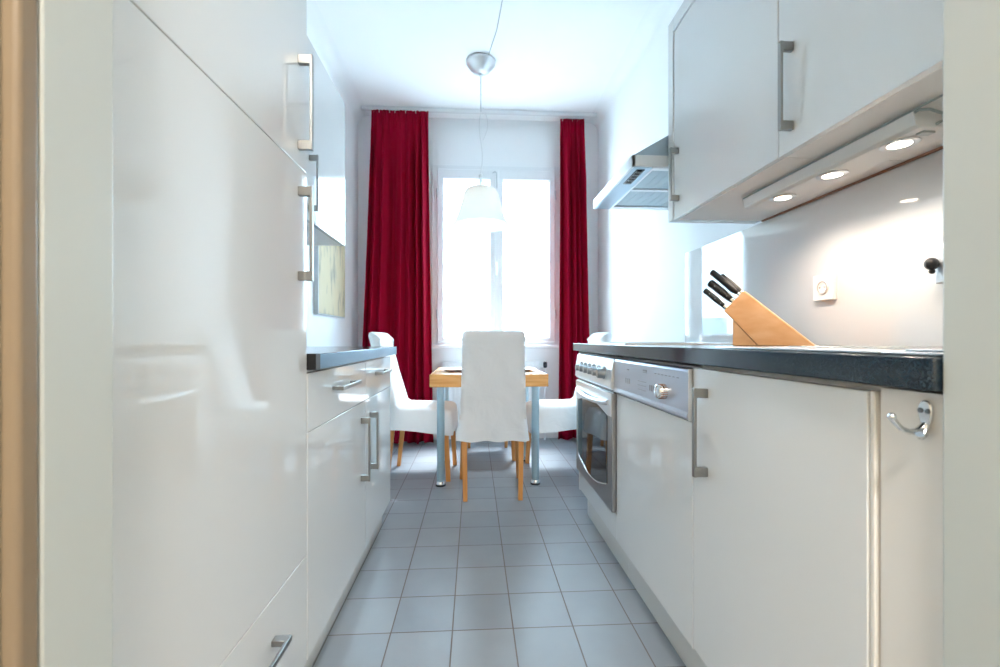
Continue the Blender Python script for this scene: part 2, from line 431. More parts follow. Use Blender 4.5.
def wall_unit(name, label, xf, xb, sgn, y0, y1, z0, z1, hy, hz, group, under='underside'):
    t = thing(name, label, 'cabinet', ((xf+xb)/2, (y0+y1)/2, z0), group)
    a, b_ = sorted((xf-sgn*0.020, xb))
    obj('body', MB().box(a, b_, y0+0.001, y1-0.001, z0, z1, 0.001), under, t)
    a, b_ = sorted((xf, xf-sgn*0.019))
    d = front('door', t, a, b_, y0, y1, z0-0.002, z1)
    if hz: v_handle(d, xf, sgn, hy, *hz)
    return t
wall_unit('wall_cabinet', 'glossy white wall cabinet over the left counter, mirroring the window', -0.64, -1.045, 1, 1.738, 2.25, 1.385, 2.09, 1.772, (1.42, 1.64), None, 'carcass_white')
wall_unit('wall_cabinet', 'glossy white wall cabinet directly behind the tall cabinet, mostly hidden by it', -0.64, -1.045, 1, 1.140, 1.738, 1.385, 2.09, 1.2, None, None, 'carcass_white')

# picture on the left wall
pc = thing('wall_picture', 'beige and gold canvas with grey streaks on the left wall beyond the cabinet', 'picture', (-1.035, 3.29, 1.10))
obj('canvas', MB().box(XL+0.002, XL+0.026, 2.99, 3.60, 1.095, 1.84, 0.003), 'canvas', pc)
obj('frame', MB().box(XL+0.001, XL+0.030, 2.978, 2.99, 1.083, 1.852, 0.001).box(XL+0.001, XL+0.022, 2.99, 3.60, 1.087, 1.095, 0.001), 'cord_grey', pc)

# ------------------------------------------------------------------ right side
FR = 0.550
# oven unit
ov = thing('oven', 'built-in steel oven with round knobs and a dark glass door', 'oven', (0.85, 1.985, 0.25), None)
obj('housing', MB().box(FR+0.004, 1.12, 1.692, 2.283, 0.245, 0.852, 0.002), 'carcass_white', ov)
# slightly bulging control panel
pp = [(FR+0.01, 0.722), (FR-0.016, 0.724), (FR-0.024, 0.735), (FR-0.019, 0.80), (FR-0.010, 0.842), (FR-0.002, 0.849), (FR+0.01, 0.849)]
cp = obj('control_panel', MB().prism(pp, 'y', 1.688, 2.287, 0.002), 'steel_light', ov)
for k in range(6):
    y = 2.165-k*0.076
    r = 0.017 if k < 5 else 0.021
    kb = MB().lathe([(0, 0.030), (r*0.8, 0.030), (r*0.92, 0.027), (r, 0.006), (r*1.12, 0.003), (r*1.12, 0), (0, 0)], (FR-0.0195, y, 0.782), '-x', 28)
    obj('knob', kb, 'knob_grey', cp)
for k in range(6):
    y = 2.165-k*0.076
    arc = [(y+rr*math.cos(an), 0.782+rr*math.sin(an)) for rr, seq in ((0.0285, range(9)), (0.0270, range(8, -1, -1))) for an in [PI*(0.1+0.1*a) for a in seq]]
    obj('dial_scale', MB().prism(arc, 'x', FR-0.0215, FR-0.0175), 'ink_light', cp, smooth=False)
# door
od = obj('door', MB().box(FR-0.018, FR+0.002, 1.690, 2.285, 0.250, 0.712, 0.003), 'oven_steel', ov)
obj('gap_seal', MB().box(FR-0.008, FR+0.003, 1.692, 2.283, 0.711, 0.724), 'black_plastic', ov)
gp = []
ya, yb = 1.745, 2.235
for k in range(17):
    s_ = k/16; gp.append((ya+(yb-ya)*s_, 0.345-0.045*math.sin(PI*s_)))
for k in range(17):
    s_ = 1-k/16; gp.append((ya+(yb-ya)*s_, 0.615+0.03*math.sin(PI*s_)))
gw = obj('oven_window', MB().prism(gp, 'x', FR-0.021, FR-0.0165), 'oven_glass', od, smooth=False)
obj('window_trim', MB().tube([(FR-0.020, p[0], p[1]-0.002) for p in gp[:17]], 0.003, 8), 'chrome', od)
obj('top_band', MB().prism([(p[0], p[1]+0.004) for p in gp[17:]]+[(1.693, 0.62), (1.693, 0.709), (2.282, 0.709), (2.282, 0.62)], 'x', FR-0.0205, FR-0.017), 'steel_light', od, smooth=False)
hp = [(FR-0.018, 1.735, 0.672)] + [(FR-0.018-0.022*math.sin(PI*min(1, max(0, s/20))**1)**0.45, 1.735+0.505*s/20, 0.668-0.010*math.sin(PI*s/20)) for s in range(1, 20)] + [(FR-0.018, 2.24, 0.672)]
obj('handle', MB().tube(hp, 0.011, 14), 'steel_light', od)['label'] = 'curved silver grab handle'
# oven housing unit below / plinth
oc = thing('oven_cabinet', 'narrow white cabinet front just below the oven', 'cabinet', (0.85, 1.985, 0))
obj('body', MB().box(FR+0.02, 1.12, 1.690, 2.285, 0.14, 0.240, 0.001), 'carcass_white', oc)
front('drawer', oc, FR+0.001, FR+0.019, 1.687, 2.288, 0.14, 0.244)
obj('plinth', MB().box(0.596, 0.615, 1.687, 2.288, 0, 0.139), 'plinth_white', oc)
tag(obj('side_panel', MB().prism([(FR, 0.135), (0.596, 0.135), (0.596, 0), (1.145, 0), (1.145, 0.858), (FR, 0.858)], 'y', 2.290, 2.306, 0.001), 'gloss_white', base=(0.85, 2.298, 0)), 'upright white end panel closing the right counter beside the oven, towards the table', 'panel')

# dishwasher
dwz = thing('dishwasher', 'white front dishwasher with a steel control strip, next to the oven', 'dishwasher', (0.85, 1.387, 0))
obj('body', MB().box(FR+0.022, 1.13, 1.092, 1.683, 0.14, 0.852, 0.002), 'carcass_white', dwz)
front('door', dwz, FR, FR+0.02, 1.088, 1.686, 0.14, 0.712)
pp = [(FR+0.02, 0.714), (FR-0.004, 0.714), (FR-0.013, 0.720), (FR-0.013, 0.728), (FR-0.010, 0.737), (FR-0.010, 0.838), (FR-0.004, 0.846), (FR+0.02, 0.846)]
cp = obj('control_panel', MB().prism(pp, 'y', 1.092, 1.684, 0.0015), 'panel_steel', dwz)
obj('end_cap', MB().box(FR-0.0105, FR+0.02, 1.089, 1.0915, 0.714, 0.846, 0.001), 'steel_light', cp)
kb = MB().lathe([(0, 0.027), (0.017, 0.027), (0.0195, 0.025), (0.021, 0.008), (0.021, 0.0), (0, 0)], (FR-0.0095, 1.226, 0.774), '-x', 32)
kn = obj('knob', kb, 'chrome', cp)
rb = MB()
for a in range(20):
    an = 2*PI*a/20
    rb.box(FR-0.030, FR-0.012, 1.226+0.0205*math.cos(an)-0.001, 1.226+0.0205*math.cos(an)+0.001, 0.774+0.0205*math.sin(an)-0.001, 0.774+0.0205*math.sin(an)+0.001)
obj('knob_grip', rb, 'ledger_brown', kn)
xs0, xs1 = FR-0.0115, FR-0.0095
for y, z, ly, lz in [(1.53, 0.815, .02, .004), (1.55, 0.775, .003, .018), (1.53, 0.775, .003, .018), (1.515, 0.775, .003, .018), (1.375, 0.822, .030, .005), (1.375, 0.816, .030, .002),
                     (1.40, 0.785, .07, .0015), (1.40, 0.772, .07, .0015), (1.40, 0.758, .07, .0015), (1.32, 0.772, .003, .018), (1.305, 0.776, .006, .012), (1.335, 0.772, .003, .018)]:
    obj('button' if lz > 0.01 else 'printed_mark', MB().box(xs0, xs1, y-ly/2, y+ly/2, z-lz/2, z+lz/2), 'ink_light', cp)
for a in range(7): obj('printed_mark', MB().box(xs0, xs1, 1.15+a*0.024-0.006, 1.15+a*0.024+0.004, 0.818, 0.8205), 'ink_light', cp)
obj('plinth', MB().box(0.596, 0.615, 1.088, 1.686, 0, 0.139), 'plinth_white', dwz)

# base cabinet with door
bc = thing('base_cabinet', 'low glossy white cabinet with one large door and an upright handle, near the doorway', 'cabinet', (0.85, 0.84, 0))
obj('body', MB().box(FR+0.021, 1.15, 0.581, 1.086, 0.14, 0.856, 0.001), 'carcass_white', bc)
d = front('door', bc, FR, FR+0.02, 0.590, 1.087, 0.145, 0.850); v_handle(d, FR, -1, 1.020, 0.596, 0.806)
obj('front_edge', MB().box(FR+0.002, FR+0.021, 0.5815, 0.5895, 0.14, 0.850, 0.002), 'carcass_white', bc)
obj('plinth', MB().box(0.596, 0.615, 0.581, 1.087, 0, 0.139), 'plinth_white', bc)
fp = obj('end_panel', MB().box(FR+0.006, FR+0.026, 0.484, 0.577, 0.0, 0.856, 0.001), 'carcass_white', base=(FR+0.016, 0.53, 0))
tag(fp, 'narrow white filler panel carrying the coat hook, right of the cabinet door', 'panel')

wr = obj('worktop', MB().box(0.532, 1.148, 0.484, 2.360, 0.861, 0.90, 0.002), 'worktop', base=(0.84, 1.4, 0.861))
tag(wr, 'long dark speckled worktop over the oven, dishwasher and right cabinets', 'worktop')

# coat hook
hk = thing('coat_hook', 'small chrome double coat hook screwed under the dark worktop edge', 'hook', (FR+0.006, 0.513, 0.82))
hx = FR+0.006
pl = []
for k in range(24):
    a = 2*PI*k/24; ww = 0.0080+0.0030*math.sin(a)
    pl.append((0.513+ww*math.cos(a), 0.828+0.019*math.sin(a)))
obj('backplate', MB().prism(pl, 'x', hx-0.005, hx, 0.0015), 'chrome', hk)
obj('prong', MB().tube([(hx-0.003, 0.513, 0.816), (hx-0.012, 0.514, 0.809), (hx-0.022, 0.515, 0.808), (hx-0.032, 0.516, 0.812), (hx-0.040, 0.517, 0.821), (hx-0.043, 0.517, 0.826)], [0.005, 0.0042, 0.0036, 0.0034, 0.0034, 0.0042], 12).ball((hx-0.043, 0.517, 0.8265), 0.0047), 'chrome', hk)
obj('prong', MB().tube([(hx-0.003, 0.512, 0.816), (hx-0.009, 0.510, 0.806), (hx-0.014, 0.508, 0.803), (hx-0.018, 0.506, 0.807)], [0.005, 0.0042, 0.0038, 0.0042], 12), 'chrome', hk)
for y in (0.5085, 0.5175):
    obj('screw', MB().lathe([(0, 0.0022), (0.0028, 0.0015), (0.0034, 0), (0, 0)], (hx-0.005, y, 0.834), '-x', 16), 'screw_dark', hk)

# hob
hb = thing('cooktop', 'flat dark glass cooktop set into the worktop above the oven', 'cooktop', (0.86, 1.98, 0.9))
obj('glass_top', MB().box(0.60, 1.10, 1.72, 2.25, 0.900, 0.904, 0.001), 'hob_glass', hb)
rg = MB().box(0.595, 0.601, 1.715, 2.255, 0.900, 0.9055).box(1.099, 1.105, 1.715, 2.255, 0.900, 0.9055).box(0.595, 1.105, 1.715, 1.721, 0.900, 0.9055).box(0.595, 1.105, 2.249, 2.255, 0.900, 0.9055)
obj('rim', rg, 'steel_light', hb, smooth=False)
# sink
def plate(t, x0, x1, y0, y1, bx0, bx1, by0, by1, dep):
    mb = MB()
    z0, z1 = 0.900, 0.9045
    mb.box(x0, bx0, y0, y1, z0, z1, 0.0012).box(bx1, x1, y0, y1, z0, z1, 0.0012).box(bx0, bx1, y0, by0, z0, z1, 0.0012).box(bx0, bx1, by1, y1, z0, z1, 0.0012)
    obj('rim', mb, 'steel', t)
    th = 0.0015
    b_ = MB().box(bx0, bx1, by0, by1, 0.9-dep-th, 0.9-dep)
    b_.box(bx0-th, bx0, by0, by1, 0.9-dep, 0.9005).box(bx1, bx1+th, by0, by1, 0.9-dep, 0.9005).box(bx0, bx1, by0-th, by0, 0.9-dep, 0.9005).box(bx0, bx1, by1, by1+th, 0.9-dep, 0.9005)
    obj('bowl', b_, 'steel', t)
sk = thing('draining_board', 'thin steel tray edge lying flush on the dark worktop before the knife block', 'sink', (0.8, 0.8, 0.9))
obj('rim', MB().box(0.575, 1.08, 0.600, 1.03, 0.9005, 0.9045, 0.0015), 'steel', sk)
rd = MB()
for k in range(8): rd.box(0.70, 1.03, 0.66+k*0.04, 0.67+k*0.04, 0.9045, 0.9065, 0.0008)
obj('ridges', rd, 'steel', sk)
sk = thing('sink', 'steel sink rim beside the doorway jamb on the dark worktop', 'sink', (0.8, 0.54, 0.9))
obj('rim', MB().box(0.575, 1.08, 0.490, 0.596, 0.9005, 0.9045, 0.0015), 'steel', sk)
obj('outer_lip', MB().box(0.60, 1.05, 0.500, 0.586, 0.9045, 0.9085, 0.0018), 'steel', sk)

# backsplash
tag(obj('backsplash', MB().box(1.150, 1.159, 0.484, 2.362, 0.900, 1.388, 0.001), 'splash_white', base=(1.155, 1.42, 0.9)), 'glossy white backsplash panel behind the right worktop', 'backsplash')

# wall cabinets right
RZ0, RZ1 = 1.394, 2.137
wall_unit('wall_cabinet', 'glossy white wall cabinet on the right beside the cooker hood', 0.79, 1.148, -1, 1.112, 1.714, RZ0, RZ1, 1.676, (1.455, 1.662), 'wall cabinets above the right worktop')
wall_unit('wall_cabinet', 'glossy white wall cabinet on the right nearest the doorway, above the socket', 0.79, 1.148, -1, 0.512, 1.110, RZ0, RZ1, 1.060, (1.440, 1.660), 'wall cabinets above the right worktop')
cv = thing('cabinet_surround', 'pale blue-white trim board round the top and far end of the right wall cabinets', 'trim board', (0.97, 1.735, RZ0))
obj('end_board', MB().box(0.786, 1.148, 1.716, 1.758, RZ0+0.0, RZ1+0.055, 0.002), 'gloss_white', cv)
obj('top_board', MB().box(0.786, 1.148, 0.512, 1.715, RZ1+0.003, RZ1+0.055, 0.002), 'gloss_white', cv)
# wooden fixing strip under the cabinets at the wall
tag(obj('fixing_strip', MB().box(1.139, 1.149, 0.512, 1.70, RZ0-0.006, RZ0-0.001, 0.0008), 'ledger_brown', base=(1.137, 1.1, RZ0-0.006)), 'thin brown strip under the right wall cabinets along the backsplash', 'strip')

# under-cabinet lamp
uc = thing('under_cabinet_lamp', 'long white under-cabinet lamp with three lit halogen spots', 'lamp', (0.95, 1.13, 1.36))
uh = obj('housing', MB().prism([(0.898, RZ0-0.001), (0.905, 1.362), (0.915, 1.357), (1.010, 1.357), (1.015, 1.362), (1.015, RZ0-0.001)], 'y', 0.86, 1.44, 0.002), 'carcass_white', uc)
for y in (0.934, 1.12, 1.308):
    sp = obj('spot', MB().lathe([(0.034, 0.0), (0.036, -0.002), (0.034, -0.004), (0.022, -0.003), (0.022, 0.0)], (0.945, y, 1.3565), 'z', 32), 'steel_light', uc)
    obj('lens', MB().lathe([(0, 0.0), (0.0218, 0.0), (0.0218, -0.0025), (0, -0.003)], (0.945, y, 1.3565), 'z', 28), 'halogen', sp)
    light('halogen_light', 'SPOT', (0.945, y, 1.349), (0, 0, 0), 3.4, (1.0, 0.85, 0.71), spot_size=math.radians(155), spot_blend=0.6, shadow_soft_size=0.026)
obj('switch', MB().box(0.935, 0.962, 0.872, 0.888, 1.3525, 1.358, 0.001), 'jamb_cream', uc)
obj('cord', MB().tube([(0.905, 0.865, 1.388), (0.902, 0.85, 1.388), (0.915, 0.84, 1.384), (0.94, 0.838, 1.375), (0.955, 0.848, 1.368), (0.95, 0.862, 1.365)], 0.0028).tube([(0.896, 1.43, 1.390), (0.896, 1.1, 1.390), (0.896, 0.86, 1.390), (0.90, 0.75, 1.390), (0.92, 0.60, 1.390)], 0.0022), 'grey_cable', uc)

# socket
sk = thing('power_socket', 'square white power socket on the glossy backsplash', 'socket', (1.149, 1.385, 1.09))
obj('cover', MB().box(1.136, 1.1495, 1.343, 1.427, 1.048, 1.132, 0.002), 'socket_white', sk)
obj('insert', MB().lathe([(0.022, 0.002), (0.0235, 0.0), (0.021, 0.0), (0.0195, -0.001), (0, -0.001), (0, 0.0), (0.019, 0.0005), (0.0205, 0.002)], (1.1345, 1.385, 1.09), '-x', 36), 'socket_white', sk)
obj('contacts', MB().lathe([(0, 0.0022), (0.0026, 0.0022), (0.0026, 0)], (1.1345, 1.3755, 1.09), '-x', 12).lathe([(0, 0.0022), (0.0026, 0.0022), (0.0026, 0)], (1.1345, 1.3945, 1.09), '-x', 12).lathe([(0.0178, 0.001), (0.0178, 0.0018), (0.0195, 0.0018), (0.0195, 0.001)], (1.1345, 1.385, 1.09), '-x', 30), 'socket_hole', sk)

# chrome fitting with black knob
wfx = thing('wall_fitting', 'upright chrome fitting with a round black knob on the backsplash beside the doorway', 'fitting', (1.149, 1.01, 1.055))
obj('backplate', MB().box(1.140, 1.1495, 0.985, 1.022, 1.052, 1.160, 0.002), 'steel_light', wfx)
obj('body', MB().prism([(1.120, 1.056), (1.140, 1.056), (1.140, 1.155), (1.130, 1.155), (1.122, 1.140)], 'y', 0.988, 1.018, 0.003), 'steel_light', wfx)
obj('upper_arm', MB().box(1.136, 1.1495, 0.993, 1.012, 1.158, 1.192, 0.003), 'steel_light', wfx)
obj('knob', MB().ball((1.106, 1.012, 1.104), 0.0145, (1, 1, 1.05)).ball((1.107, 1.012, 1.086), 0.0065).tube([(1.106, 1.012, 1.104), (1.122, 1.012, 1.104)], 0.006), 'black_plastic', wfx)['label'] = 'round black knob'

# ------------------------------------------------------------------ cooker hood
HX0, HY0, HY1, HZ0, HZ1 = 0.640, 1.762, 2.360, 1.622, 1.668
hd = thing('cooker_hood', 'slanted steel cooker hood with black buttons, past the right wall cabinets', 'cooker hood', (0.9, 2.06, HZ0))
obj('canopy', MB().prism([(0.652, HZ1), (0.652, HZ1+0.004), (1.157, 1.965), (1.157, HZ1)], 'y', HY0+0.004, HY1-0.004, 0.001), 'hood_steel', hd)
rim = MB().box(HX0, HX0+0.012, HY0, HY1, HZ0, HZ1, 0.0015).box(HX0, 1.157, HY0, HY0+0.012, HZ0, HZ1, 0.0015).box(HX0, 1.157, HY1-0.012, HY1, HZ0, HZ1, 0.0015).box(HX0+0.005, 1.157, HY0+0.005, HY1-0.005, HZ1-0.004, HZ1, 0.001)
obj('rim', rim, 'steel_light', hd)
obj('front_band', MB().box(HX0+0.010, 0.728, HY0+0.010, HY1-0.010, HZ0-0.002, HZ0+0.008, 0.001), 'hood_steel', hd)
bd = MB()
bd.box(0.728, 1.150, HY0+0.010, HY0+0.040, HZ0-0.002, HZ0+0.008, 0.001).box(0.728, 1.150, HY1-0.055, HY1-0.010, HZ0-0.002, HZ0+0.008, 0.001)
bd.box(0.728, 1.150, 2.035, 2.060, HZ0-0.002, HZ0+0.008, 0.001).box(0.728, 0.738, HY0+0.010, HY1-0.010, HZ0-0.003, HZ0+0.006, 0.001)
obj('filter_frame', bd, 'steel_light', hd)
for a, b_ in ((HY0+0.041, 2.034), (2.061, HY1-0.056)):
    fm = MB().box(0.739, 1.148, a, b_, HZ0+0.003, HZ0+0.010)
    for k in range(10): fm.box(0.745+k*0.04, 0.750+k*0.04, a+0.004, b_-0.004, HZ0+0.0015, HZ0+0.004)
    obj('grease_filter', fm, 'filter_grey', hd)
hc = obj('button_panel', MB().box(0.668, 0.704, 1.792, 1.960, HZ0-0.0045, HZ0-0.001, 0.001), 'display', hd)
for k in range(5): obj('button', MB().box(0.676, 0.696, 1.800+k*0.032, 1.822+k*0.032, HZ0-0.008, HZ0-0.004, 0.002), 'black_plastic', hc)

# ------------------------------------------------------------------ knife block and knives
ang = math.radians(-40)
KB = Vector((0.886, 1.461, 0.9005))
kb = thing('knife_block', 'slanted beech knife block standing on the dark worktop against the backsplash', 'knife block', (0, 0, 0))
blk = [(-0.027, 0.116), (0.033, 0.180), (0.225, 0.0), (0.074, 0.0), (0.0, 0.086)]
obj('block', MB().prism(blk, 'y', -0.045, 0.045, 0.0015), 'beech_block', kb)
obj('foot', MB().prism([(0.0, 0.0), (0.0, 0.0845), (0.0728, 0.0)], 'y', -0.043, 0.043, 0.001), 'beech_foot', kb)['label'] = 'paler wedge under the slanted block'
kb.location = KB; kb.rotation_euler = (0, 0, ang)
# direction out of the slots, in block space
sl = Vector((-0.72, 0, 0.694)).normalized(); fa = Vector((0.060, 0, 0.064)).normalized()
def knife(label, s, yy, length, r, kind='kitchen_knife'):
    """s: place along the slot face (0 low, 1 high)"""
    p = Vector((-0.027+0.060*s, yy, 0.116+0.064*s))
    rot = Matrix.Rotation(ang, 4, 'Z')
    k = thing(kind, label, 'knife', (0, 0, 0), 'knives in the block')
    n = fa; r *= 1.2
    def prof(h, a, b_):   # cross-section ring oval around the axis
        return (p+sl*h, a, b_)
    def loft(rows):
        t_ = MB(); bm = bmesh.new(); R = []
        for c, a, b_, sh in rows:
            R.append([bm.verts.new(c+n*(a*math.cos(2*PI*q/14)+sh)+Vector((0, 1, 0))*b_*math.sin(2*PI*q/14)) for q in range(14)])
        for A, B in zip(R, R[1:]):
            for q in range(14): bm.faces.new((A[q], A[(q+1) % 14], B[(q+1) % 14], B[q]))
        bm.faces.new(R[0][::-1]); bm.faces.new(R[-1]); bmesh.ops.recalc_face_normals(bm, faces=bm.faces[:])
        return t_._merge(bm)
    if kind == 'kitchen_knife':
        hl = length
        obj('handle', loft([(p+sl*0.016, r*0.85, r*0.6, 0), (p+sl*0.03, r*0.8, r*0.65, 0), (p+sl*(hl*0.5), r*1.05, r*0.7, 0), (p+sl*(hl*0.85), r*0.95, r*0.7, 0), (p+sl*hl, r*1.15, r*0.7, -r*0.15), (p+sl*(hl+0.004), r*0.8, r*0.5, -r*0.1)]), 'black_plastic', k)
        obj('bolster', loft([(p+sl*0.001, r*0.9, r*0.35, 0), (p+sl*0.008, r*0.9, r*0.5, 0), (p+sl*0.0158, r*0.9, r*0.62, 0)]), 'chrome', k)
        for f in (0.3, 0.55, 0.8): obj('rivet', MB().ball(p+sl*(hl*f)-Vector((0, r*0.66, 0)), 0.0016, (1, 0.5, 1), 8), 'chrome', k)
        obj('tang', loft([(p+sl*0.02, r*1.02, 0.0012, r*0.05), (p+sl*hl*0.5, r*1.18, 0.0012, 0), (p+sl*(hl-0.003), r*1.2, 0.0012, -r*0.1)]), 'steel', k)
    else:
        obj('handle', loft([(p+sl*0.012, r*0.6, r*0.6, 0), (p+sl*0.03, r*1.1, r*1.0, 0), (p+sl*0.06, r*0.95, r*0.9, 0), (p+sl*length, r*0.9, r*0.85, 0), (p+sl*(length+0.004), r*0.6, r*0.6, 0)]), 'black_plastic', k)
        obj('rod', loft([(p+sl*0.001, r*0.5, r*0.5, 0), (p+sl*0.0118, r*0.5, r*0.5, 0)]), 'chrome', k)
        c = p+sl*(length-0.004)-n*(r+0.006)
        obj('hanging_ring', MB().tube([c+sl*0.007*math.cos(q*PI/8)+n*0.007*math.sin(q*PI/8) for q in range(17)], 0.0009, 6), 'chrome', k)
    k.location = KB; k.rotation_euler = (0, 0, ang)
    return k
knife('small black-handled knife, lowest in the beech block', 0.12, -0.012, 0.098, 0.0075)
knife('medium black-handled knife in the middle of the beech block', 0.46, -0.010, 0.105, 0.0095)
knife('large black-handled knife at the top of the beech block, behind the sharpening steel', 0.86, 0.016, 0.098, 0.0105)
knife('black-handled sharpening steel with a wire ring, topmost in the beech block', 0.80, -0.022, 0.122, 0.0095, 'sharpening_steel')

# ------------------------------------------------------------------ dining table
TX0, TX1, TY0, TY1 = -0.272, 0.462, 2.735, 3.440
tb = thing('dining_table', 'small beech dining table on round metal legs before the window', 'table', (0.095, 3.08, 0))
obj('tabletop', MB().box(TX0, TX1, TY0, TY1, 0.626, 0.704, 0.004, 3), 'beech_table', tb)
for x, y in ((-0.209, 2.81), (0.390, 2.81), (-0.209, 3.355), (0.390, 3.355)):
    lg = obj('leg', MB().lathe([(0, 0.626), (0.024, 0.626), (0.024, 0.03), (0, 0.03)], (x, y, 0), 'z', 28), 'table_leg', tb)
    obj('foot', MB().lathe([(0, 0.0305), (0.025, 0.0305), (0.029, 0.022), (0.031, 0.012), (0.0, 0.012)], (x, y, 0), 'z', 28), 'chrome', lg)
    obj('pad', MB().lathe([(0, 0.0118), (0.032, 0.0118), (0.032, 0.0), (0, 0)], (x, y, 0), 'z', 28), 'black_plastic', lg)
# tableware
def dinner_plate(label, x, y, r=0.11):
    tag(obj('dinner_plate', MB().lathe([(0, 0.004), (r*0.62, 0.004), (r*0.72, 0.008), (r, 0.016), (r*1.005, 0.0175), (r*0.99, 0.018), (r*0.70, 0.011), (r*0.6, 0.008), (0, 0.008)], (x, y, 0.704), 'z', 40).lathe([(0, 0.0045), (r*0.5, 0.0045), (r*0.52, 0.0002), (0, 0.0002)], (x, y, 0.704), 'z', 32), 'ceramic', base=(x, y, 0.704)), label, 'plate', 'plates on the dining table')
dinner_plate('white dinner plate on the left part of the beech table', -0.125, 3.02)
dinner_plate('white dinner plate on the right part of the beech table', 0.315, 3.02)

# ------------------------------------------------------------------ chairs
def make_chair():
    r = thing('dining_chair', '', 'chair', (0, 0, 0), 'covered chairs around the dining table')
    # side outline of the slip cover (y forward, z up)
    out = [(-0.205, 0.335), (-0.215, 0.42), (-0.232, 0.55), (-0.262, 0.72), (-0.292, 0.87), (-0.306, 0.945), (-0.300, 0.964), (-0.284, 0.969), (-0.262, 0.964), (-0.245, 0.948), (-0.236, 0.92),
           (-0.212, 0.80), (-0.178, 0.64), (-0.155, 0.53), (-0.146, 0.492), (-0.128, 0.478), (-0.06, 0.474), (0.04, 0.474), (0.13, 0.472), (0.185, 0.466), (0.208, 0.452), (0.214, 0.42), (0.217, 0.36), (0.221, 0.302),
           (0.12, 0.312), (0.0, 0.322), (-0.12, 0.330)]
    def dens(p, k=3):
        q = []
        for i in range(len(p)):
            a, b_ = Vector(p[i]), Vector(p[(i+1) % len(p)])
            n_ = max(1, int((b_-a).length/0.022))
            for j in range(n_): q.append(a.lerp(b_, j/n_))
        return q
    pts = [Vector((p[0]-(0.034*(p[1]-0.5)/0.45 if p[1] > 0.5 else 0), p[1])) for p in dens(out)]
    NX = 22
    bm = bmesh.new(); rows = []
    def wd(y, z):
        if z > 0.49:
            return 0.188 - 0.016*min(1, (z-0.49)/0.30)
        k = min(1, max(0, (y+0.20)/0.14))
        return 0.188 + 0.010*k + (0.024-0.012*k)*(0.49-z)/0.15
    for i in range(NX+1):
        u = -1+2*i/NX
        ring_ = []
        for p in pts:
            y, z = p
            e = max(0, abs(u)-0.86)/0.14
            # soften the outer edges
            cy, cz = (-0.22 if z > 0.47 else 0.0), (0.72 if z > 0.47 else 0.39)
            y2 = y; z2 = z
            rd = 0.016*(1-math.sqrt(max(0, 1-e*e)))
            if z > 0.49:
                y2 = y + (rd if y < -0.262+0.15*(0.97-z)*0 - 0.0 and y < (-0.232-0.15*(z-0.55)) + 0.02 else -rd)
                if z > 0.93: z2 = z-rd
            else:
                if z > 0.44: z2 = z-rd
                if y > 0.18: y2 = y-rd
                if y < -0.19: y2 = y+rd
            dz = 0.0
            if z < 0.34 : dz = 0.004*math.sin(u*9+y*14)
            x = u*wd(y, z)
            wob = 0.0035*math.sin(u*7+z*17)*math.sin(z*9+1.3)
            ring_.append(bm.verts.new((x, y2+wob*(1-e), z2+dz)))
        rows.append(ring_)
    n_ = len(pts)
    for A, B in zip(rows, rows[1:]):
        for q in range(n_): bm.faces.new((A[q], A[(q+1) % n_], B[(q+1) % n_], B[q]))
    bm.faces.new(rows[0]); bm.faces.new(rows[-1][::-1])
    bmesh.ops.triangulate(bm, faces=[f for f in bm.faces if len(f.verts) > 4])
    # sides: add pleats by jittering bottom verts outward
    bmesh.ops.recalc_face_normals(bm, faces=bm.faces[:])
    mb = MB(); mb._merge(bm)
    obj('slip_cover', mb, 'white_cotton', r)
    def leg(x0, y0, x1, y1, zt, a=0.014, b_=0.019):
        bot = [(x0-a, y0-a, 0), (x0+a, y0-a, 0), (x0+a, y0+a, 0), (x0-a, y0+a, 0)]
        top = [(x1-b_, y1-b_, zt), (x1+b_, y1-b_, zt), (x1+b_, y1+b_, zt), (x1-b_, y1+b_, zt)]
        return MB().hexa(bot, top)
    for s in (-1, 1):
        obj('leg', leg(s*0.157, -0.212, s*0.165, -0.172, 0.40, 0.0125, 0.0165), 'beech_leg', r)
        obj('leg', leg(s*0.188, 0.193, s*0.172, 0.172, 0.39, 0.014, 0.017), 'beech_leg', r)
    return r
chair = make_chair()
def place_chair(x, y, rz, label, first=[True]):
    if first[0]: r = chair; first[0] = False
    else:
        r = chair.copy(); COL.objects.link(r)
        for ch in list(chair.children):
            c = ch.copy(); COL.objects.link(c); c.parent = r
    r.location = (x, y, 0); r.rotation_euler = (0, 0, rz); r['label'] = label
    return r
# a chair faces local +y
place_chair(0.108, 2.745, math.radians(0), 'white-covered chair seen from behind, back turned to the doorway')
place_chair(-0.345, 3.093, math.radians(-90-4), 'white-covered chair on the left side of the table, against the red curtain')
place_chair(0.587, 3.09, math.radians(90), 'white-covered chair on the right side of the table, partly behind the oven')
place_chair(0.115, 3.555, math.radians(180), 'white-covered chair on the window side of the table, mostly hidden by the front one')

